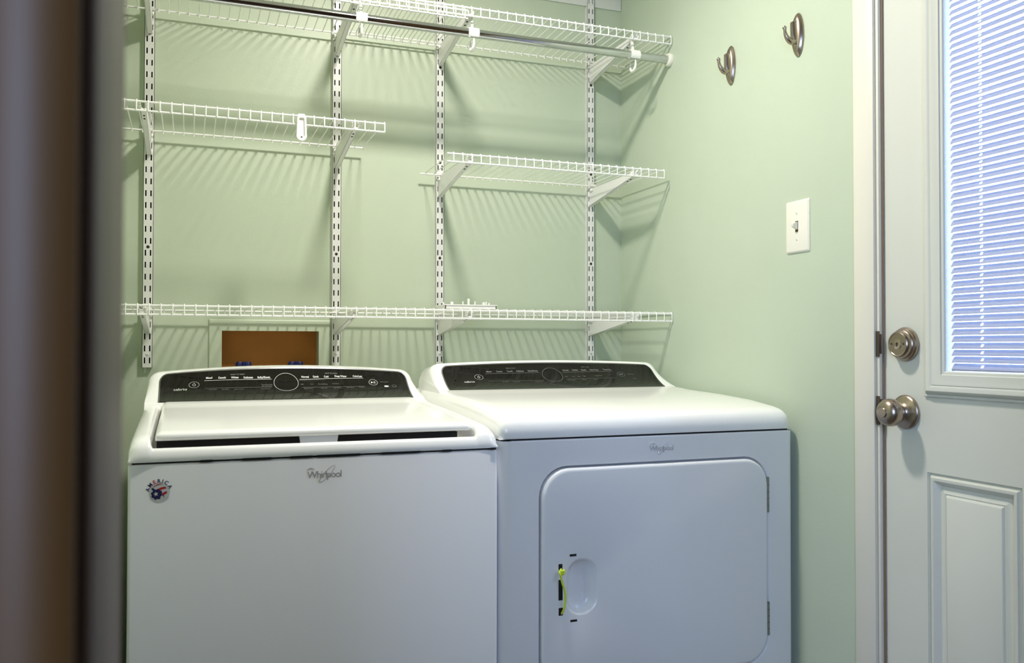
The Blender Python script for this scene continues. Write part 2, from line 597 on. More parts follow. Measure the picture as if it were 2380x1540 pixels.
make_standard(SX[3], 0, 'slotted white shelf standard nearest the corner with the green side wall')
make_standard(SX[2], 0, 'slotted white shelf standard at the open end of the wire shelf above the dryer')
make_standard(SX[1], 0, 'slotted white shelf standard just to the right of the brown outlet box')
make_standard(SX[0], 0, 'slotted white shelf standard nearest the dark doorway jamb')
rail = MB().bbox((XL + .004, -.0062, 2.195), (XR - .0015, 0, 2.232), .0015)
tag(rail.build('hang_rail', M['steel_white']), 'white metal hang rail along the top of the back wall', 'rail')

# ------------------------------------------------------------------ wire shelves
RY, FY = -.0315, -.3195     # back rod, front rail
rw, rr = .0015, .0026


def wire_mesh(z, parent, x):
    p = [(x, RY - .0040, z - .0075), (x, RY - .0044, z - .0005), (x, RY - .0085, z + .0034), (x, FY + .0005, z + .0040), (x, FY - .0030, z + .0022), (x, FY - .0042, z - .0015), (x, FY - .0042, z - .0228)]
    return MB().tube(p, rw, 5).build('wire', M['shelf'], parent, smooth=60)


def make_shelf(name, x0, x1, z, label, dz=0.0, first=.0015):
    root = thing('wire_shelf', ((x0 + x1) / 2, -.175, z - .024), label, 'shelf', 'white wire shelves on the back wall')
    z += dz
    MB().tube([(x0, RY, z), (x1, RY, z)], rr, 8).build('back_rod', M['shelf'], root, smooth=60)
    MB().tube([(x0, FY, z), (x1, FY, z)], rr, 8).build('front_rod', M['shelf'], root, smooth=60)
    MB().tube([(x0, FY, z - .0212), (x1, FY, z - .0212)], rr, 8).build('lip_rod', M['shelf'], root, smooth=60)
    x = x1 - first
    w0 = wire_mesh(z, root, x)
    n = int((x - x0) / .0254)
    for i in range(1, n + 1):
        copy_child(w0, root, (-.0254 * i, 0, 0))
    # middle stiffening rod under the deck
    return root


ZT, ZL, ZR, ZB = 2.0040, 1.6720, 1.6105, 1.1965
XS = XL + .006
make_shelf('top', .3075, XR - .004, ZT, 'upper wire shelf reaching the green side wall, directly above the chrome rod')
make_shelf('top', XS, .591, ZT, 'upper wire shelf tucked under its neighbour above the outlet box side', dz=-.0085, first=.009)
make_shelf('mid', XS, .3690, ZL, 'short wire shelf with a white plastic hook on its front lip')
make_shelf('mid', .5345, 1.1885, ZR, 'short empty wire shelf between the two standards above the dryer')
make_shelf('low', XS, XR - .003, ZB, 'long lowest wire shelf holding a white plastic faceplate')


# ------------------------------------------------------------------ brackets
def make_bracket(label):
    """built at x=0 with its shelf deck at z=0"""
    root = thing('shelf_bracket', (0, 0, 0), label, 'bracket', 'white brackets under the wire shelves')
    hw = .0062
    poly = [(-.0172, -.0062), (-.0172, -.0610), (-.0240, -.0615), (-.300, -.0205), (-.3120, -.0150), (-.3150, -.0062)]
    b = MB()
    # two side plates joined by a folded lower edge
    for sg in (-1, 1):
        b.prism(poly, sg * hw, sg * (hw - .0013), 'yz')
    fold = [(-.0172, -.0610), (-.0240, -.0615), (-.300, -.0205), (-.3120, -.0150), (-.3120, -.0135), (-.300, -.0190), (-.0240, -.0600), (-.0172, -.0595)]
    b.prism(fold, -hw, hw, 'yz')
    b.build('arm', M['steel_white'], root, smooth=25)
    b = MB()
    for sg in (-1, 1):
        L = [(FY + .0135 + math.cos(a) * .0100, -.0085 + math.sin(a) * .0085) for a in [k * 2 * PI / 16 for k in range(16)]]
        b.prism(L, sg * (hw + .0004), sg * (hw + .0024), 'yz')
    b.bbox((-hw, FY + .004, -.0190), (hw, FY + .022, -.0135), .002)
    b.build('front_clip', M['plastic'], root)
    b = MB()
    # white clip that cups the back rod from behind
    A = [math.radians(-88 + 178 * k / 12) for k in range(13)]
    cup = [(RY + math.cos(a) * .0060, math.sin(a) * .0060) for a in A] + [(RY + math.cos(a) * .0034, math.sin(a) * .0034) for a in reversed(A)]
    b.prism(cup, -hw - .0050, hw + .0050, 'yz')
    b.bbox((hw + .0006, RY + .004, -.0175), (hw + .0050, RY - .0125, -.0098), .0018, 2)
    b.bbox((-hw - .0006, RY + .004, -.0175), (-hw - .0050, RY - .0125, -.0098), .0018, 2)
    b.build('back_clip', M['plastic'], root)
    b = MB()
    for yy in (-.262, -.281):
        zz = -.0615 + (-.024 - yy) / .276 * .041
        b.bbox((-.0022, yy - .0035, zz - .0008), (.0022, yy + .0035, zz + .0006), .0006)
    b.build('slot', M['dark'], root)
    return root


BR = [
    (SX[0], ZT - .0085, 'white bracket under the upper wire shelf nearest the dark doorway jamb'),
    (SX[1], ZT - .0085, 'white bracket under the upper shelf where the two shelves begin to overlap'),
    (SX[2], ZT, 'white bracket under the upper shelf at the standard above the dryer edge'),
    (SX[3], ZT, 'white bracket under the upper shelf nearest the room corner'),
    (SX[0], ZL, 'white bracket under the shelf with the plastic hook, nearest the doorway jamb'),
    (SX[1], ZL, 'white bracket under the free end of the shelf with the plastic hook'),
    (SX[2], ZR, 'white bracket under the open end of the short empty shelf'),
    (SX[3], ZR, 'white bracket under the short empty shelf nearest the room corner'),
    (SX[0], ZB, 'white bracket under the lowest shelf nearest the doorway jamb'),
    (SX[1], ZB, 'white bracket under the lowest shelf beside the brown outlet box'),
    (SX[2], ZB, 'white bracket under the lowest shelf below the white faceplate'),
    (SX[3], ZB, 'white bracket under the lowest shelf nearest the room corner'),
]
br0 = None
for x, z, lab in BR:
    if br0 is None:
        br0 = make_bracket(lab)
        first = (x, z)
    else:
        copy_tree(br0, (x, 0, z), lab)
br0.location = (first[0], 0, first[1])

# ------------------------------------------------------------------ closet rod with its supports
RODY, RODZ, RODR = -.3100, 1.9400, .0118
root = thing('closet_rod', ((XL + XR) / 2, RODY, RODZ - RODR), 'chrome closet rod below the upper wire shelf, capped at the green side wall', 'rod')
MB().tube([(XL + .002, RODY, RODZ), (XR - .004, RODY, RODZ)], RODR, 24).build('bar', M['chrome'], root)
for xx, ax in ((XR - .0004, (-1, 0, 0)), (XL + .0004, (1, 0, 0))):
    MB().lathe([(.0188, 0), (.0192, .004), (.0188, .0095), (.0172, .0120), (.0145, .0128), (.0122, .0129)], (xx, RODY, RODZ), ax, 32).build('end_cap', M['ivory'], root)


def make_rod_support(label):
    root = thing('rod_support', (0, 0, 0), label, 'rod support', 'white plastic rod supports')
    b = MB()
    # saddle wrapped round the rod (local: rod centre at 0,0)
    L0, L1 = [], []
    A = [math.radians(200 - 250 * k / 18) for k in range(19)]
    out = [(math.cos(a) * (RODR + .0030), math.sin(a) * (RODR + .0030)) for a in A]
    inn = [(math.cos(a) * (RODR + .0004), math.sin(a) * (RODR + .0004)) for a in reversed(A)]
    # y axis is reversed so that the saddle opens to the back
    poly = [(-y, z) for y, z in out + inn]
    b.prism(poly, -.0145, .0145, 'yz')
    b.build('saddle', M['plastic'], root, smooth=40)
    b = MB()
    A = [math.radians(150 + 240 * k / 16) for k in range(17)]
    path = [(0, .007 + math.cos(a) * .0165, -.0250 + math.sin(a) * .0185) for a in A]
    b.tube(path, [.0018 + .0026 * math.sin(PI * k / 16) for k in range(17)], 8)
    b.build('hook', M['plastic'], root, smooth=50)
    b = MB()
    b.prism([(.004, RODR + .001), (.012, RODR), (.022, .058), (.014, .060)], -.003, .003, 'yz')
    b.build('stem', M['plastic'], root, smooth=25)
    return root


rs0 = None
for x, lab in ((.3080, 'white plastic rod support on the chrome rod near the overlap of the upper shelves'),
               (.6085, 'white plastic rod support on the chrome rod above the empty middle of the wall'),
               (1.0960, 'white plastic rod support on the chrome rod nearest the green side wall')):
    if rs0 is None:
        rs0 = make_rod_support(lab)
    else:
        copy_tree(rs0, (x, RODY, RODZ), lab)
rs0.location = (.3080, RODY, RODZ)

# white plastic hook on the lip of the short shelf
root = thing('shelf_hook', (.1585, FY - .008, ZL - .060), 'white plastic hook hanging on the lip of the short shelf', 'hook')
b = MB()
hx, hy = .1585, FY - .0062
outl = []
for k in range(13):
    a = PI + PI * k / 12
    outl.append((hx + math.cos(a) * .0125, ZL - .0510 + math.sin(a) * .0125))
outl += [(hx + .0105, ZL - .004), (hx + .0085, ZL - .001), (hx - .0085, ZL - .001), (hx - .0105, ZL - .004)]
b.prism(outl, hy, hy - .0030, 'xz')
# raised rim around the lower pocket
rim_o = outl
cxx, czz = hx, ZL - .030
rim_i = [(cxx + (a - cxx) * .60, czz + (c - czz) * .80) for a, c in outl]
b.loops([[(a, hy - .003, c) for a, c in rim_o], [(a, hy - .0075, c) for a, c in rim_o], [(a, hy - .0075, c) for a, c in rim_i], [(a, hy - .003, c) for a, c in rim_i]], cap0=False, cap1=False)
b.build('body', M['plastic'], root, smooth=35)
MB().lathe([(.0022, .0030), (.0022, .0036), (0, .0036)], (hx, hy, ZL - .0540), (0, -1, 0), 12).build('hole', M['nickel_dark'], root)
MB().bbox((hx - .0085, FY - .0065, ZL - .0005), (hx + .0085, FY + .006, ZL + .0048), .0018).build('clip', M['plastic'], root)

# white faceplate lying upside down on the lowest shelf
root = thing('plastic_faceplate', (.610, -.24, ZB + .0056), 'white plastic faceplate with pegs lying on the lowest shelf', 'faceplate')
zf = ZB + .0056
b = MB()
b.bbox((.5345, -.302, zf + .0085), (.6820, -.192, zf + .0112), .001)
for a_, c_ in (((.5365, -.300), (.6800, -.298)), ((.5365, -.196), (.6800, -.194)), ((.5365, -.300), (.5385, -.194)), ((.6780, -.300), (.6800, -.194))):
    b.box((a_[0], a_[1], zf), (c_[0], c_[1], zf + .009))
b.build('plate', M['plastic'], root, smooth=30)
for px_, h_, w_ in ((.5360, .006, .003), (.5590, .0075, .007), (.5900, .009, .0022), (.6060, .0165, .0048), (.6240, .0095, .0022), (.6490, .0075, .006), (.6560, .009, .0022), (.6640, .0060, .003)):
    MB().bbox((px_ - w_ / 2 - .001, -.290, zf + .0105), (px_ + w_ / 2 - .001, -.284, zf + .0112 + h_), .0008).build('peg', M['plastic'], root, smooth=30)

# ------------------------------------------------------------------ outlet box in the wall
root = thing('outlet_box', (.117, .0, .86), 'recessed brown-backed washer outlet box in the back wall', 'outlet box')
b = MB()
ox0, ox1, oz0, oz1 = -.0475, .2800, .845, 1.1755
b.loops([[(x, y, z) for x, z in ((a0, c0), (a1, c0), (a1, c1), (a0, c1))] for y, a0, a1, c0, c1 in (
    (-.0004, ox0, ox1, oz0, oz1), (-.0040, ox0, ox1, oz0, oz1), (-.0055, ox0 + .003, ox1 - .003, oz0 + .003, oz1 - .003),
    (-.0050, bx0 + .006, bx1 - .006, bz0 + .006, bz1 - .005), (-.0030, bx0 + .0035, bx1 - .0035, bz0 + .0035, bz1 - .0025), (.08, bx0 + .003, bx1 - .003, bz0 + .003, bz1 - .002))], cap0=False, cap1=False)
b.build('frame', M['wall'], root, smooth=25)
MB().box((bx0 + .003, .066, bz0 + .003), (bx1 - .003, .078, bz1 - .002)).build('back_panel', M['plywood'], root, smooth=0)
for xc in (.0455, .1875):
    b = MB()
    n = 48
    loops = []
    for zz, sc_ in ((1.016, .80), (1.020, 1.0), (1.053, 1.0), (1.058, .84)):
        loops.append([(xc + math.cos(2 * PI * k / n) * (.0185 + .0030 * math.cos(8 * 2 * PI * k / n)) * sc_, .030 + math.sin(2 * PI * k / n) * (.0185 + .0030 * math.cos(8 * 2 * PI * k / n)) * sc_, zz) for k in range(n)])
    b.loops(loops)
    vh = b.build('valve_handle', M['blue'], root, smooth=40)
    MB().lathe([(.009, 0), (.009, .06), (.012, .06), (.012, .09)], (xc, .030, .93), (0, 0, 1), 16).build('valve_stem', M['nickel'], vh)

# ------------------------------------------------------------------ washer and dryer
FYA = -.870      # front plane of both cabinets


def smooth01(t):
    t = max(0.0, min(1.0, t))
    return t * t * (3 - 2 * t)


def cabinet(parent, x0, x1, z1, r, front=True):
    """cabinet body with rounded front corners"""
    b = MB()
    pts = []
    for k in range(7):
        a = PI + PI / 2 * k / 6
        pts.append((x0 + r + math.cos(a) * r, FYA + r + math.sin(a) * r))
    for k in range(7):
        a = 1.5 * PI + PI / 2 * k / 6
        pts.append((x1 - r + math.cos(a) * r, FYA + r + math.sin(a) * r))
    pts += [(x1, -.135), (x0, -.135)]
    cx, cy = (x0 + x1) / 2, (FYA - .135) / 2

    def ins(d):
        return [(cx + (x - cx) * (1 - 2 * d / (x1 - x0)), cy + (y - cy) * (1 - 2 * d / (-.135 - FYA))) for x, y in pts]
    lo = [[(x, y, .02) for x, y in pts], [(x, y, z1 - .003) for x, y in pts], [(x, y, z1 - .0008) for x, y in ins(.0010)], [(x, y, z1) for x, y in ins(.0035)]]
    b.loops(lo)
    return b, pts


class Console:
    def __init__(s, yb, zb, yt, ze, zm, x0, x1):
        s.__dict__.update(locals())

    def zt(s, x):
        xc, h = (s.x0 + s.x1) / 2, (s.x1 - s.x0) / 2
        return s.zm - (s.zm - s.ze) * ((x - xc) / h) ** 2

    def p(s, x, t, off=0.0, zt=None):
        zt = s.zt(x) if zt is None else zt
        b = 1 - t
        y = b * b * s.yb + 2 * b * t * (s.yb + .047) + t * t * s.yt
        z = b * b * s.zb + 2 * b * t * (s.zb + .014) + t * t * zt
        dy = 2 * b * .047 + 2 * t * (s.yt - s.yb - .047)
        dz = 2 * b * .014 + 2 * t * (zt - s.zb - .014)
        L = math.hypot(dy, dz)
        return (x, y - off * dz / L, z + off * dy / L)


def console(parent, c, f0, f1, flare, yback):
    """white console hump, silver bezel and black glass panel"""
    R = .030
    b = MB()
    cols = [0, .0008, .003, .007, .012, .018, .024, .030]
    xs = [f0 + e for e in cols]
    n = 26
    xs += [f0 + R + (f1 - f0 - 2 * R) * k / n for k in range(1, n)]
    xs += [f1 - e for e in reversed(cols)]
    loops = []
    for x in xs:
        e = min(x - f0, f1 - x)
        drop = R - math.sqrt(max(0, R * R - (R - e) ** 2)) if e < R else 0
        xx = max(c.x0, min(c.x1, x))
        top = c.zt(xx) + .0095 - drop
        zt = top - .0085
        L = []
        hh = (zt - c.zb) / (c.zt(xx) - c.zb)

        def put(y, z):
            t = max(0, min(1, (z - c.zb) / .07))
            fx = ((flare if x > (f0 + f1) / 2 else .003) * (1 - t) ** 2) * (1 if x > (f0 + f1) / 2 else -1) * smooth01(abs(x - (f0 + f1) / 2) / ((f1 - f0) / 2))
            L.append((x + fx, y, z))
        put(c.yb - .012, c.zb - .022)
        put(c.yb - .006, c.zb - .004)
        for k in range(13):
            q = c.p(x, k / 12, 0, zt)
            put(q[1], q[2])
        dr = min(drop, .010) * .5
        put(c.yt + .0035, top - .0055)
        put(c.yt + .0085, top - .0018)
        put(c.yt + .0150, top)
        put(c.yt + .030, top - .0008)
        put(yback - .01, top - .012)
        put(yback, top - .022)
        put(yback, c.zb - .03)
        loops.append(L)
    b.loops(loops)
    b.build('console', M['topwhite'], parent, smooth=50)

    def slab(name, m, grow, off, t0):
        s = MB()
        x0, x1 = c.x0 - grow, c.x1 + grow
        rc = .016 + grow
        cs = [0, .001, .003, .006, .010, .016]
        xs = [x0 + e for e in cs] + [x0 + .016 + (x1 - x0 - .032) * k / 40 for k in range(1, 40)] + [x1 - e for e in reversed(cs)]
        NT = 16
        grid = []
        for x in xs:
            e = min(x - x0, x1 - x)
            drop = rc - math.sqrt(max(0, rc * rc - (rc - e) ** 2)) if e < rc else 0
            tm = 1 + grow * 10 - drop / .085
            grid.append([c.p(x, t0 + (tm - t0) * k / NT, off) for k in range(NT + 1)])
        back = [[c.p(x, 0, 0)[:1] + tuple(a) for a in ()] for x in xs]
        vs = [q for col in grid for q in col]
        fs = []
        for i in range(len(xs) - 1):
            for j in range(NT):
                a = i * (NT + 1) + j
                fs.append((a, a + NT + 1, a + NT + 2, a + 1))
        # skirt down to the console surface
        border = [i * (NT + 1) for i in range(len(xs))] + [(len(xs) - 1) * (NT + 1) + j for j in range(1, NT + 1)] + [i * (NT + 1) + NT for i in range(len(xs) - 2, -1, -1)] + [j for j in range(NT - 1, 0, -1)]
        nb = len(vs)
        for q in border:
            x, y, z = vs[q]
            vs.append((x, y + .0025, z - .001))
        for q in range(len(border)):
            r = (q + 1) % len(border)
            fs.append((border[q], border[r], nb + r, nb + q))
        s.add(vs, fs)
        return s.build(name, m, parent, smooth=50)
    slab('bezel', M['bezel'], .0034, .0010, -.01)
    pn = slab('control_panel', M['panel'], 0, .0022, -.012)
    return pn


ARC = .118   # arc length of the panel face, for lettering


def lettering(parent, c, items, name, m):
    s = MB()
    for it in items:
        kind = it[0]
        if kind == 't':
            _, txt, x, t, size, bold = it[:6]
            sx = it[6] if len(it) > 6 else 1.0
            vs, fs = text2d(txt, size, bold)
            s.add([c.p(x + a * sx, t + d_ / ARC * 1.25, .0027) for a, d_ in vs], fs)
        elif kind == 'l':
            _, xa, ta, xb, tb, wd = it
            n = 14
            P = []
            for k in range(n + 1):
                x = xa + (xb - xa) * k / n
                t = ta + (tb - ta) * k / n
                P.append((c.p(x, t - wd / 2 / ARC, .0026), c.p(x, t + wd / 2 / ARC, .0026)))
            s.add([q for pr_ in P for q in pr_], [(2 * k, 2 * k + 2, 2 * k + 3, 2 * k + 1) for k in range(n)])
        elif kind == 'o':
            _, x, t, ra, rb, wd = it[:6]
            a0 = it[6] if len(it) > 6 else 0
            a1 = it[7] if len(it) > 7 else 2 * PI
            n = 40
            vs, fs = [], []
            for k in range(n + 1):
                a = a0 + (a1 - a0) * k / n
                for q in (-.5, .5):
                    vs.append(c.p(x + math.cos(a) * (ra + q * wd), t + math.sin(a) * (rb + q * wd) / ARC, .0026))
            fs = [(2 * k, 2 * k + 2, 2 * k + 3, 2 * k + 1) for k in range(n)]
            s.add(vs, fs)
        elif kind == 'p':
            _, x, t, pts = it
            s.add([c.p(x + a, t + d_ / ARC, .0026) for a, d_ in pts], [tuple(range(len(pts)))])
    return s.build(name, m, parent, smooth=0)


def play(x, t, k=1.0):
    return [('p', x - .0028 * k, t, [(-.0022 * k, -.0036 * k), (.003 * k, 0), (-.0022 * k, .0036 * k)]),
            ('l', x + .0022 * k, t - .03, x + .0022 * k, t - .03, 0)] + [('p', x + dx_ * k, t, [(-.0006, -.0034 * k), (.0006, -.0034 * k), (.0006, .0034 * k), (-.0006, .0034 * k)]) for dx_ in (.0018, .0040)]


def power(x, t, k=1.0):
    return [('o', x, t, .0040 * k,   .0052 * k, .0009, math.radians(120), math.radians(420)),
            ('p', x, t + .02, [(-.0005, .000), (.0005, .000), (.0005, .0052 * k), (-.0005, .0052 * k)])]


def emblem(parent, x, z, wd):
    """raised script-like name with an oval swoosh"""
    k = wd / .066
    y = FYA - .0004
    b = MB()
    vs, fs = text2d('Whirlpool', .0185 * k, .002, space=.86)
    n = len(vs)
    bm = bmesh.new()
    vv = [bm.verts.new((x + a * .95, y - .0012, z + d_ - .001)) for a, d_ in vs]
    for f in fs:
        try:
            bm.faces.new([vv[i] for i in f])
        except ValueError:
            pass
    r = bmesh.ops.extrude_face_region(bm, geom=bm.faces[:])
    for q in r['geom']:
        if isinstance(q, bmesh.types.BMVert):
            q.co.y = y + .0004
    b.bm(bm)
    # oval swoosh leaning to the right, crossing between l and p
    ca, sa = math.cos(math.radians(47)), math.sin(math.radians(47))
    pa = []
    for q in range(33):
        a = 2 * PI * q / 32
        ea, eb = math.cos(a) * .0205 * k, math.sin(a) * .0048 * k
        pa.append((x + .0045 * k + ea * ca - eb * sa, y - .0009, z + .0005 + ea * sa + eb * ca))
    b.tube(pa, [.0003 * k + .0006 * k * abs(math.sin(PI * q / 32)) for q in range(33)], 6)
    # cap stroke over the W
    pa = [(x - .0335 * k + .0165 * k * q / 8, y - .0009, z + .0085 * k + .0035 * k * math.sin(PI * q / 8)) for q in range(9)]
    b.tube(pa, [.0004 + .0012 * k * math.sin(PI * q / 8) for q in range(9)], 6)
    return b.build('emblem', M['emblem'], parent, smooth=30)


# ---- washer
WX0, WX1, WZ = -.1958, .4812, .8962
wash = thing('washing_machine', ((WX0 + WX1) / 2, -.5, 0), 'white top-loading washing machine with a flag sticker', 'washing machine')
b, _p = cabinet(wash, WX0, WX1, WZ, .006)
b.build('cabinet', M['enamel'], wash, smooth=40)
for fx in (WX0 + .06, WX1 - .06):
    for fy in (FYA + .06, -.19):
        MB().lathe([(.022, 0), (.022, .012), (.012, .014), (.012, .022)], (fx, fy, 0), (0, 0, 1), 16).build('foot', M['dark'], wash)
# dark plinth inside the seam between cabinet and top
b = MB().box((WX0 + .006, FYA + .006, WZ - .01), (WX1 - .006, -.15, WZ + .008))
b.build('seam', M['dark'], wash, smooth=0)
WC = Console(-.362, .9725, -.270, 1.0310, 1.0445, -.161, .432)
# top cover: side ridges, front lip and the well that takes the lid
ridge = [(FYA + .002, WZ + .0030), (FYA - .0015, WZ + .0036), (FYA - .0022, WZ + .0060), (FYA - .0015, WZ + .015), (FYA + .003, WZ + .0265), (FYA + .0085, WZ + .0330), (FYA + .0145, WZ + .0375), (FYA + .022, WZ + .0410), (FYA + .035, WZ + .0445), (FYA + .060, WZ + .0475), (-.63, WZ + .0575), (-.42, WZ + .0660), (-.372, WZ + .0695), (-.30, WZ + .078), (-.138, WZ + .078), (-.136, WZ + .003)]
well = [(FYA + .002, WZ + .0030), (FYA - .0015, WZ + .0036), (FYA - .0022, WZ + .0060), (FYA - .0015, WZ + .013), (FYA + .001, WZ + .0200), (FYA + .004, WZ + .0240), (FYA + .008, WZ + .0262), (FYA + .013, WZ + .0262), (FYA + .017, WZ + .0240), (FYA + .020, WZ + .0100), (-.63, WZ + .0120), (-.42, WZ + .0200), (-.372, WZ + .0560), (-.30, WZ + .075), (-.138, WZ + .078), (-.136, WZ + .003)]
LX0, LX1 = -.1575, .4375
cols = [0, .0006, .002, .0045, .008, .012, .0165, .0215]
xs = [WX0 + e for e in cols] + [WX0 + .0265, WX0 + .030]
xs = [WX0 + e for e in cols]
for e in (-.0135, -.008, -.005, -.0035, -.002, -.0008, .0004, .0016, .004, .008, .014, .02):
    xs.append(LX0 + e)
xs = sorted(set([q for q in xs if q < LX0 + .021]))
mid = [LX0 + .02 + (LX1 - LX0 - .04) * k / 20 for k in range(1, 20)]
xr = [LX1 - e for e in (.02, .014, .008, .004, .0016, .0004, -.0008, -.002, -.0035, -.005, -.008, -.0135)] + [WX1 - e for e in reversed(cols)]
xs = xs + mid + sorted(set(xr))
loops = []
R = .0225
for x in xs:
    e = min(x - WX0, WX1 - x)
    o_ = R - math.sqrt(max(0, R * R - (R - e) ** 2)) if e < R else 0
    d_ = min(x - LX0, LX1 - x)
    wgt = smooth01((d_ + .0060) / .0075)
    L = []
    for j, (A, B) in enumerate(zip(ridge, well)):
        y = A[0] * (1 - wgt) + B[0] * wgt
        z = A[1] * (1 - wgt) + B[1] * wgt
        if 3 <= j <= 14:
            z -= o_ * min(1, (j - 2) / 5)
            if j < 9:
                y += o_ * .55 * (1 - (j - 3) / 7)
        L.append((x, y, max(z, WZ + .003)))
    loops.append(L)
MB().loops(loops).build('top_cover', M['topwhite'], wash, smooth=50)
for pa_, pb_ in ((446, 472), (536, 601), (644, 694), (704, 806), (858, 955), (1010, 1034), (1136, 1151)):
    xa, xb = WX0 + (pa_ - 297) * .000787, WX0 + (pb_ - 297) * .000787
    MB().box((xa, FYA - .0026, WZ + .0004), (xb, FYA + .004, WZ + .0042)).build('seam_slot', M['dark'], wash, smooth=0)
# lid, standing slightly open at the front
lp = [(-.8425, .9335), (-.8450, .9350), (-.8458, .9385), (-.8450, .9428), (-.8425, .9455), (-.8370, .9475), (-.820, .9495), (-.62, .9590), (-.46, .9640), (-.440, .9650), (-.430, .9662), (-.400, .9702), (-.372, .9742), (-.366, .9735), (-.366, .9600), (-.44, .9540), (-.62, .9470)]
lid_x0, lid_x1 = -.1535, .4335
R = .011
cols = [0, .0005, .0016, .0032, .0055, .0085, .011]
xs = [lid_x0 + e for e in cols] + [lid_x0 + .011 + (lid_x1 - lid_x0 - .022) * k / 24 for k in range(1, 24)] + [lid_x1 - e for e in reversed(cols)]
loops = []
for x in xs:
    e = min(x - lid_x0, lid_x1 - x)
    o_ = (R - math.sqrt(max(0, R * R - (R - e) ** 2))) * .60 if e < R else 0
    L = []
    for j, (y, z) in enumerate(lp):
        if 2 <= j <= 13:
            z2 = z - o_ * (1 if j > 3 else .3)
        else:
            z2 = z
        if j <= 6:
            y += o_ * 1.2
        L.append((x, y, z2))
    loops.append(L)
lid = MB().loops(loops).build('lid', M['topwhite'], wash, smooth=50)
MB().prism([(.1010, .9050), (.1640, .9050), (.1690, .9345), (.0960, .9345)], -.835, -.8425, 'xz').build('lid_latch', M['inner'], wash, smooth=0)
b = MB().box((LX0 + .004, -.8475, WZ + .011), (LX1 - .004, -.80, WZ + .0128))  # dark slabs painted in as the black shade under the lid
b.box((LX0 + .006, -.8335, WZ + .011), (LX1 - .030, -.80, WZ + .0350))
b.build('lid_gap_shade', M['dark'], wash, smooth=0)
pn = console(wash, WC, -.1895, .4530, .010, -.145)
Z = 1.0
items = [('t', 'cabrio', -.1168, .529, .0108, .004, 1.12)]
items += [('o', -.0863, .663, .0115, .0105, .0006)] + power(-.0863, .663, .78) + [('l', -.063, .771, .0933, .758, .0011), ('l', .1606, .737, .3209, .783, .0011)]
for tx, x, t in (('Mixed', -.0522, .821), ('Casuals', -.0226, .812), ('Whites', .0073, .805), ('Delicates', .0384, .794), ('Bulky/Sheets', .075, .789), ('Normal', .1748, .786), ('Quick', .2010, .791), ('Cold', .2272, .791), ('Deep Water', .2636, .806), ('ColorLast', .3065, .814)):
    items.append(('t', tx, x, t + .015, .0062, .035, .95))
items += [('o', .1274, .649, .0292, .0290, .0009), ('o', .3443, .660, .0108, .0105, .0008)] + play(.3443, .660, 1.15)
items += [('p', .3764, .532, [(math.cos(2 * PI * k / 20) * .0062, math.sin(2 * PI * k / 20) * .0036) for k in range(20)])]
lettering(pn, WC, items, 'lettering', M['print'])
items = [('t', 'WHAT TO WASH', .0136, .890, .0042, .01), ('t', 'HOW TO WASH', .2403, .889, .0042, .01), ('l', -.0622, .544, .0936, .530, .0009), ('l', .1634, .501, .3210, .530, .0009)]
for tx, x, t in (('Delay Start', -.0439, .497), ('End Signal', -.0156, .490), ('Clean Washer', .0159, .484), ('Control Lock', .077, .479), ('Time Remaining', .0809, .610), ('Add Garments', .0806, .565), ('Temperature', .1788, .470), ('Soil Level', .2177, .474), ('Spin Speed', .2509, .482), ('Extra Rinse', .2832, .486), ('Presoak', .3117, .498), ('Light', .1656, .607), ('Low', .1894, .604), ('Normal Heavy', .2162, .602), ('Fast Extra', .2484, .613), ('Hold to Start', .3735, .679)):
    items.append(('t', tx, x, t, .0040, .005))
items += [('o', .397, .555, .0052, .0042, .0007), ('l', .3915, .515, .4025, .520, .0012)]
lettering(pn, WC, items, 'small_lettering', M['print_dim'])
emblem(wash, .1395, .8645, .066)

# flag sticker on the washer front
st = MB()
scx, scz, sy = -.1452, .8490, FYA - .0006


def flat(pts, lift=0.0, mi=0):
    st.cur = mi
    st.add([(scx + a, sy - lift, scz + d_) for a, d_ in pts], [tuple(range(len(pts)))])


def band(f0, f1, a, b_, lift, mi, n=16):
    st.cur = mi
    vs = []
    for k in range(n + 1):
        q = k / n
        vs.append((scx + f0(q)[0], sy - lift, scz + f0(q)[1]))
        vs.append((scx + f1(q)[0], sy - lift, scz + f1(q)[1]))
    st.add(vs, [(2 * k, 2 * k + 2, 2 * k + 3, 2 * k + 1) for k in range(n)])


def arcpt(cx, cz, r, a):
    return (cx + math.cos(math.radians(a)) * r, cz + math.sin(math.radians(a)) * r)


flat([arcpt(0, -.0015, .0212, 360 * k / 40) for k in range(40)], 0, 2)
word = 'AMERICA'
angs = [165, 139, 115, 92, 74, 54, 26]
for ch, a in zip(word, angs):
    vs, fs = text2d(ch, .0108, .03)
    px, pz = arcpt(0, -.0015, .0232, a)
    r_ = math.radians(a - 90)
    st.cur = 0 if ch == 'E' else 1
    st.add([(scx + px + u * math.cos(r_) - v * math.sin(r_), sy - .0006, scz + pz + u * math.sin(r_) + v * math.cos(r_)) for u, v in vs], fs)


def bez(p0, p1, p2):
    return lambda q: tuple((1 - q) ** 2 * p0[i] + 2 * q * (1 - q) * p1[i] + q * q * p2[i] for i in (0, 1))


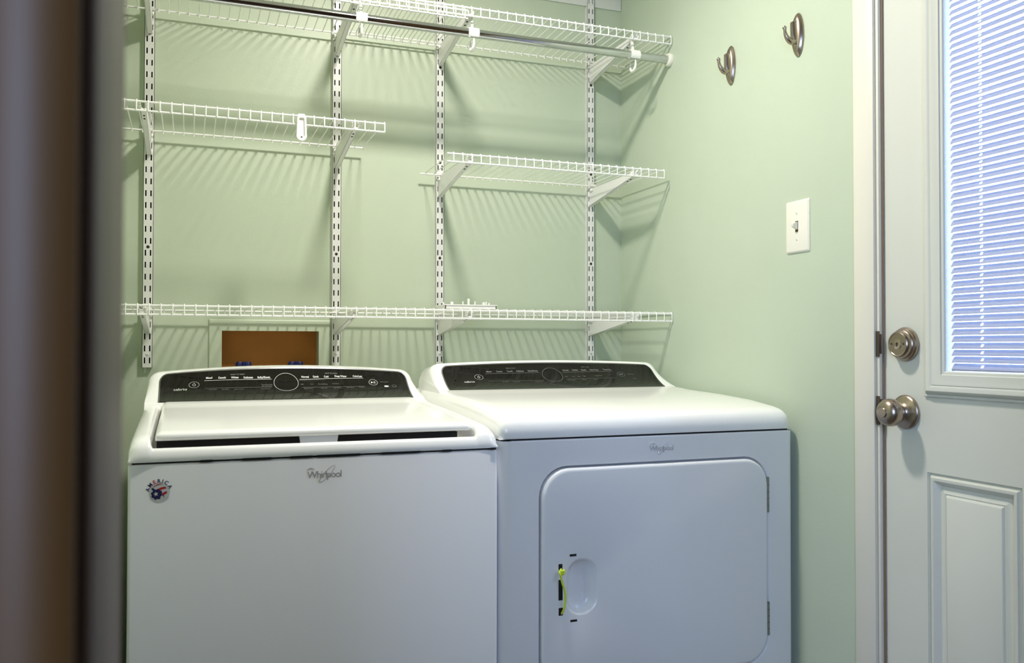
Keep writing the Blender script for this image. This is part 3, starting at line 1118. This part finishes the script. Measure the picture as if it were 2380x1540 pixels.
band(bez((-.0125, .0095), (-.003, .0185), (.0065, .0150)), bez((-.0130, .0080), (-.004, .0145), (.0065, .0145)), 0, 0, .0004, 0)
band(bez((-.0070, .0020), (.002, .0100), (.0125, .0092)), bez((-.0025, -.0020), (.004, .0050), (.0142, .0052)), 0, 0, .0004, 0)
band(bez((.0035, -.0065), (.009, -.001), (.0152, -.0002)), bez((.0080, -.0100), (.011, -.006), (.0148, -.0055)), 0, 0, .0004, 0)
flat([(-.0150, .0080), (-.0125, .0078), (.0105, -.0105), (.0085, -.0140), (-.0150, .0040)], .0004, 1)
gear = []
for k in range(48):
    a = 360 * k / 48
    r = .0105 + (.0012 if (k // 3) % 2 else -.0003)
    gear.append(arcpt(-.0050, -.0060, r, a))
flat(gear, .0005, 1)
for cx_, cz_, rr_ in ((-.0065, -.0052, .0052), (.0058, -.0122, .0048)):
    flat([arcpt(cx_, cz_, rr_ if k % 2 == 0 else rr_ * .42, 90 + 36 * k + 8) for k in range(10)], .0009, 2)
st.cur = 1
for rr_, a0, a1 in ((.0205, 205, 335), (.0228, 215, 325)):
    band(lambda q: arcpt(0, -.0015, rr_, a0 + (a1 - a0) * q), lambda q: arcpt(0, -.0015, rr_ + .0006, a0 + (a1 - a0) * q), 0, 0, .0004, 3, 24)
st.v = [(scx + (x - scx) * .82, y, scz + (z - scz) * .82) for x, y, z in st.v]
stk = st.build('sticker', [M['red'], M['navy'], M['stickerwhite'], M['print_dim']], wash, smooth=0)
stk['label'] = 'round flag sticker with the word America'

# ---- dryer
DX0, DX1, DZ1 = .4868, 1.1975, .9120
dry = thing('clothes_dryer', ((DX0 + DX1) / 2, -.5, 0), 'white front-loading clothes dryer with a cord tied through its door', 'clothes dryer')
# front panel with the opening of the door
KX0, KX1, KZ0, KZ1, KR = .5715, 1.1300, .3930, .8555, .062
kcx, kcz = (KX0 + KX1) / 2, (KZ0 + KZ1) / 2
RC = .022
inner = rrect(kcx, kcz, KX1 - KX0, KZ1 - KZ0, KR, 8)


def ray_rect(a, x0, x1, z0, z1, cx, cz):
    ca, sa = math.cos(a), math.sin(a)
    tx = ((x1 if ca > 0 else x0) - cx) / ca if abs(ca) > 1e-9 else 1e9
    tz = ((z1 if sa > 0 else z0) - cz) / sa if abs(sa) > 1e-9 else 1e9
    t_ = min(tx, tz)
    return (cx + ca * t_, cz + sa * t_)


FX0, FX1, FZ0, FZ1 = DX0 + RC, DX1 - .010, .03, DZ1 - .004
angs = sorted(set([math.atan2(z - kcz, x - kcx) for x, z in inner] + [math.atan2(z - kcz, x - kcx) for x in (FX0, FX1) for z in (FZ0, FZ1)]))


def ray_rrect(a, shrink=0.0, cx=None, cz=None):
    # march along the ray to the rounded rectangle
    cx = kcx if cx is None else cx
    cz = kcz if cz is None else cz
    w2, h2, r = (KX1 - KX0) / 2 - shrink, (KZ1 - KZ0) / 2 - shrink, KR - shrink * .6
    lo, hi = 0.0, 1.5
    for _ in range(40):
        md = (lo + hi) / 2
        px, pz = cx + math.cos(a) * md - kcx, cz + math.sin(a) * md - kcz
        qx, qz = abs(px) - (w2 - r), abs(pz) - (h2 - r)
        sd = math.hypot(max(qx, 0), max(qz, 0)) + min(max(qx, qz), 0) - r
        if sd > 0:
            hi = md
        else:
            lo = md
    return (cx + math.cos(a) * lo, cz + math.sin(a) * lo)


b = MB()
outer = [ray_rect(a, FX0, FX1, FZ0, FZ1, kcx, kcz) for a in angs]
L = [[(x, FYA, z) for x, z in outer]]
for sh, yy in ((-.004, 0), (-.002, .0004), (-.0006, .0018), (0, .0045), (0, .020)):
    L.append([(x, FYA + yy, z) for x, z in [ray_rrect(a, sh) for a in angs]])
b.loops(L, cap0=False, cap1=True)
# rounded vertical edges and top edge of the front panel
loops = []
for k in range(9):
    a = PI * 1.5 - PI / 2 * k / 8
    loops.append([(DX0 + RC + math.cos(a) * RC, FYA + RC + math.sin(a) * RC, z) for z in (.03, DZ1 - .004, DZ1 - .001)])
b.loops(loops, close=False, cap0=False, cap1=False)
loops = []
for k in range(7):
    a = PI * 1.5 + PI / 2 * k / 6
    loops.append([(DX1 - .010 + math.cos(a) * .010, FYA + .010 + math.sin(a) * .010, z) for z in (.03, DZ1 - .004, DZ1 - .001)])
b.loops(loops, close=False, cap0=False, cap1=False)
b.add([(FX0, FYA, DZ1 - .004), (FX1, FYA, DZ1 - .004), (FX1, FYA + .0012, DZ1 - .001), (FX0, FYA + .0012, DZ1 - .001), (FX1, FYA + .02, DZ1), (FX0, FYA + .02, DZ1)], [(0, 1, 2, 3), (3, 2, 4, 5)])
b.build('front_panel', M['enamel'], dry, smooth=40)
b = MB().box((DX0, FYA + RC, .03), (DX1, -.16, DZ1 - .001))
b.build('cabinet', M['enamel'], dry, smooth=0)
MB().box((KX0 - .004, FYA + .0195, KZ0 - .004), (KX1 + .004, FYA + .0215, KZ1 + .004)).build('door_recess', M['inner'], dry, smooth=0)
for fx in (DX0 + .06, DX1 - .06):
    for fy in (FYA + .06, -.22):
        MB().lathe([(.022, 0), (.022, .014), (.012, .016), (.012, .032)], (fx, fy, 0), (0, 0, 1), 16).build('foot', M['dark'], dry)
MB().box((DX0 + .008, FYA + .008, DZ1 - .01), (DX1 - .008, -.17, DZ1 + .006)).build('seam', M['dark'], dry, smooth=0)
DC = Console(-.392, .9890, -.300, 1.0465, 1.0540, .525, 1.147)
# top panel
tp = [(FYA + .004, DZ1 + .0025), (FYA + .0005, DZ1 + .0032), (FYA - .0010, DZ1 + .0060), (FYA - .0004, DZ1 + .020), (FYA + .0015, DZ1 + .0290), (FYA + .006, DZ1 + .0375), (FYA + .013, DZ1 + .0440), (FYA + .022, DZ1 + .0480), (FYA + .040, DZ1 + .0520), (FYA + .130, DZ1 + .0620), (-.62, DZ1 + .0690), (-.50, DZ1 + .0725), (-.47, DZ1 + .0735), (-.43, DZ1 + .0765), (-.395, DZ1 + .0785), (-.30, DZ1 + .079), (-.166, DZ1 + .079), (-.165, DZ1 + .0025)]
R = .026
cols = [0, .0008, .0025, .005, .0085, .013, .0185, .026]
xs = [DX0 + e for e in cols] + [DX0 + R + (DX1 - DX0 - 2 * R) * k / 26 for k in range(1, 26)] + [DX1 - e for e in reversed(cols)]
loops = []
for x in xs:
    e = min(x - DX0, DX1 - x)
    o_ = R - math.sqrt(max(0, R * R - (R - e) ** 2)) if e < R else 0
    L = []
    for j, (y, z) in enumerate(tp):
        if j >= 3 and j <= 16:
            z -= o_ * min(1, (j - 2) / 4) * .9
        if 1 <= j < 9:
            y += o_ * .8 * (1 - (j - 1) / 9)
        L.append((x, y, z))
    loops.append(L)
MB().loops(loops).build('top_panel', M['topwhite'], dry, smooth=50)
# shallow curved ledge of the top in front of the console
pn = console(dry, DC, .4965, 1.1740, .008, -.185)
items = [('t', 'cabrio', .5872, .430, .0104, .004, 1.12), ('o', .6180, .609, .0115, .0105, .0006)] + power(.618, .609, .78)
lettering(pn, DC, items, 'lettering', M['print'])
items = [('l', .6401, .722, .7936, .727, .0009), ('l', .8626, .725, 1.0179, .767, .0009)]
for tx, x, t in (('Mixed', .6514, .774), ('Casuals', .6806, .772), ('Towels', .7101, .771), ('Delicates', .7405, .771), ('Bulky/Sheets', .7775, .770), ('Normal', .8752, .779), ('Sanitize', .9041, .785), ('Gentle', .9304, .784), ('Heavy Duty', .9626, .792), ('Timed Dry', 1.0039, .801)):
    items.append(('t', tx, x, t + .012, .0060, .03, .95))
items += [('o', .8298, .627, .0290, .0285, .0008), ('o', 1.0410, .654, .0108, .0100, .0007)] + play(1.041, .654, 1.0)
lettering(pn, DC, items, 'dim_lettering', M['print_dim'])
items = [('t', 'WHAT TO DRY', .7160, .873, .0040, .005), ('t', 'HOW TO DRY', .9396, .890, .0038, .005), ('l', .640, .450, .798, .444, .0006), ('l', .864, .475, 1.0192, .509, .0006)]
for tx, x, t in (('End Signal', .6865, .399), ('Damp Signal', .717, .399), ('Control Lock', .7814, .402), ('Temperature', .8791, .432), ('Dryness', .9178, .443), ('Steam', .9518, .455), ('Extra', .8694, .575), ('Less', .8903, .58), ('More', .9084, .578), ('Max', .9244, .585), ('Wrinkle Shield', .9672, .598), ('Hold to Start', 1.0711, .655), ('Sensor', 1.0759, .477)):
    items.append(('t', tx, x, t, .0038, .002))
lettering(pn, DC, items, 'small_lettering', M['print_dim'])
emblem(dry, .8555, .8845, .061)

# dryer door with its finger recess
hx, hz, hw_, hh_ = .6632, .6075, .0745, .1180
GAP = .0042
angs2 = sorted(set([math.atan2(z - hz, x - hx) for x, z in rrect(kcx, kcz, KX1 - KX0 - 2 * GAP, KZ1 - KZ0 - 2 * GAP, KR - GAP, 7)] + [math.atan2(z - hz, x - hx) for x, z in rrect(hx, hz, hw_, hh_, .034, 7)]))


def ray_in(a, w_, h_, r):
    lo, hi = 0.0, .5
    for _ in range(40):
        md = (lo + hi) / 2
        qx, qz = abs(math.cos(a) * md) - (w_ / 2 - r), abs(math.sin(a) * md) - (h_ / 2 - r)
        sd = math.hypot(max(qx, 0), max(qz, 0)) + min(max(qx, qz), 0) - r
        if sd > 0:
            hi = md
        else:
            lo = md
    return (hx + math.cos(a) * lo, hz + math.sin(a) * lo)


FD = FYA - .0065
L = []
for sh, yy in ((GAP, .0240), (GAP, .0070), (GAP + .0006, .0040), (GAP + .0024, .0015), (GAP + .005, .0003), (GAP + .008, 0)):
    L.append([(x, FD + yy, z) for x, z in [ray_rrect(a, sh, hx, hz) for a in angs2]])
for gr, yy in ((.0, 0), (-.004, .0006), (-.010, .0040), (-.018, .0105), (-.028, .0160), (-.040, .0188), (-.056, .0195)):
    w_, h_ = hw_ + gr, hh_ + gr
    L.append([(x, FD + yy, z) for x, z in [ray_in(a, w_, h_, min(.034, w_ * .48)) for a in angs2]])
ddoor = MB().loops(L).build('door', M['enamel'], dry, smooth=40)
for x0, x1, z0, z1 in ((.6105, .6195, .6460, .6580), (.6105, .6200, .5840, .6260), (.6108, .6205, .5530, .5690), (.6355, .6510, .6710, .6760), (.6370, .6525, .5372, .5420)):
    MB().bbox((x0, FD - .0004, z0), (x1, FD + .004, z1), .0006).build('latch_slot', M['dark'], ddoor)
for z0, z1 in ((.7290, .8055), (.4530, .5250)):
    b = MB().tube([(1.1290, FYA - .0010, z0), (1.1290, FYA - .0010, z1)], .0034, 10)
    b.lathe([(.0012, 0), (.0026, .0006), (.0026, .0025), (0, .0034)], (1.1290, FYA - .0010, z1), (0, 0, 1), 10)
    b.bbox((1.1300, FYA - .0006, z0), (1.1338, FYA + .002, z1), .0006)
    h_ = b.build('hinge', M['zinc'], dry)
    b = MB()
    for k in range(1, 5):
        zq = z0 + (z1 - z0) * k / 5
        b.lathe([(.0035, -.0004), (.00352, 0), (.0035, .0004)], (1.1290, FYA - .0010, zq), (0, 0, 1), 10)
    b.build('knuckle_gap', M['nickel_dark'], h_)

# yellow-green cord tied through the slots of the dryer door
yc = FD - .0030
cordo = thing('tied_cord', (.615, yc, .556), 'yellow-green cord tied through the slots of the dryer door', 'cord')
pth = [(.6165, FD + .001, .6480), (.6130, yc - .001, .6445), (.6105, yc - .003, .6425), (.6118, yc - .0045, .6380), (.6140, yc - .003, .6300), (.6170, yc - .002, .6200), (.6210, yc - .002, .6080), (.6235, yc - .002, .5960), (.6240, yc - .002, .5860), (.6228, yc - .0018, .5760), (.6205, yc - .001, .5660), (.6180, FD - .0006, .5580), (.6165, FD + .003, .5560)]


def smoothpath(p, n=4):
    out = []
    for i in range(len(p) - 1):
        p0, p1, p2, p3 = (Vector(p[max(0, i - 1)]), Vector(p[i]), Vector(p[i + 1]), Vector(p[min(len(p) - 1, i + 2)]))
        for k in range(n):
            t_ = k / n
            out.append(.5 * ((2 * p1) + (-p0 + p2) * t_ + (2 * p0 - 5 * p1 + 4 * p2 - p3) * t_ * t_ + (-p0 + 3 * p1 - 3 * p2 + p3) * t_ ** 3))
    out.append(Vector(p[-1]))
    return out


MB().tube(smoothpath(pth), .0021, 8).build('strand', M['cord'], cordo, smooth=60)
kp = [(.6108, yc - .001, .6440), (.6150, yc - .004, .6455), (.6190, yc - .003, .6440), (.6205, yc - .001, .6460), (.6215, yc - .002, .6425), (.6190, yc - .003, .6395), (.6170, yc - .003, .6375), (.6155, yc - .004, .6410), (.6135, yc - .004, .6440)]
MB().tube(smoothpath(kp), .0022, 8).build('knot', M['cord'], cordo, smooth=60)

# ------------------------------------------------------------------ right wall: hooks and switch


def make_hook(label):
    """origin at the plate centre on the wall"""
    root = thing('coat_hook', (0, 0, 0), label, 'hook', 'brushed nickel hooks on the side wall')
    b = MB()
    L = []
    for sc_, d_ in ((1.0, 0), (1.02, .0025), (.97, .0050), (.90, .0060), (.87, .0075), (.78, .0095), (.60, .0115), (.30, .0128), (.01, .0130)):
        L.append([(-d_, math.sin(2 * PI * k / 36) * .0190 * sc_, math.cos(2 * PI * k / 36) * .0500 * (1 - (1 - sc_) * .82)) for k in range(36)])
    b.loops(L)
    b.build('back_plate', M['nickel'], root, smooth=50)
    b = MB()
    L = []
    for z_, w_, d_ in ((.030, .0040, .011), (.0295, .0062, .0175), (.0270, .0075, .0205), (.015, .0075, .0205), (0, .0075, .0200), (-.014, .0080, .0195), (-.022, .0075, .0170), (-.028, .0055, .0120)):
        L.append([(-.006, -w_, z_), (-d_ * .8, -w_, z_), (-d_, -w_ * .6, z_), (-d_, w_ * .6, z_), (-d_ * .8, w_, z_), (-.006, w_, z_)])
    b.loops(L)
    b.build('mount', M['nickel'], root, smooth=40)
    pth = [(-.0090, 0, -.0150), (-.0180, 0, -.0185), (-.0265, 0, -.0165), (-.0335, 0, -.0095), (-.0375, 0, -.0010), (-.0392, 0, .0080), (-.0400, 0, .0145)]
    P_ = smoothpath(pth, 4)
    n = len(P_)
    rs = [.0088 - .0050 * min(1, k / (n * .72)) + (.0009 if k > n * .8 else 0) for k in range(n)]
    rs[-1] = .0030
    P_.append(P_[-1] + Vector((-.0001, 0, .0022)))
    rs.append(.0009)
    MB().tube(P_, rs, 12).build('prong', M['nickel'], root, smooth=60)
    return root


hk = make_hook('brushed nickel coat hook mounted lower, nearer the shelves')
copy_tree(hk, (XR, -.8760, 1.8220), 'brushed nickel coat hook mounted higher, nearer the exterior door')
hk.location = (XR, -.6130, 1.8315)

swy, swz = -.8720, 1.3790
sw = thing('light_switch', (XR, swy, swz - .0595), 'white toggle light switch on the green side wall', 'light switch')
b = MB()
L = []
for g, d_ in ((0, 0), (0, .002), (.0025, .0045), (.004, .0050)):
    L.append([(XR - d_, y, z) for y, z in rrect(swy, swz, .0800 - 2 * g, .1200 - 2 * g, .0030, 3)])
b.loops(L)
b.build('plate', M['ivory'], sw, smooth=25)
MB().box((XR - .0052, swy - .0050, swz - .0125), (XR - .0046, swy + .0050, swz + .0125)).build('toggle_slot', M['nickel_dark'], sw, smooth=0)
b = MB()
tl_ = [(XR - .0050, swz - .0070), (XR - .0175, swz - .0005), (XR - .0185, swz + .0045), (XR - .0165, swz + .0062), (XR - .0050, swz + .0105)]
b.loops([[(x, swy - .0040, z) for x, z in tl_], [(x, swy + .0040, z) for x, z in tl_]])
b.build('toggle', M['ivory'], sw, smooth=25)
for dz_ in (-.0302, .0302):
    b = MB().lathe([(.0028, .0048), (.0026, .0060), (0, .0062)], (XR, swy, swz + dz_), (-1, 0, 0), 12)
    so = b.build('screw', M['ivory'], sw)
    MB().box((XR - .0063, swy - .0004, swz + dz_ - .0020), (XR - .0061, swy + .0004, swz + dz_ + .0020)).build('screw_slot', M['nickel_dark'], so, smooth=0)

# exterior ground outside the door
struct('ground', MB().box((XR + .15, 4, -.25), (14, -8, -.05)), mat('shaded_lawn', (62, 70, 46), .9, var=.1, vscale=4), smooth=0)
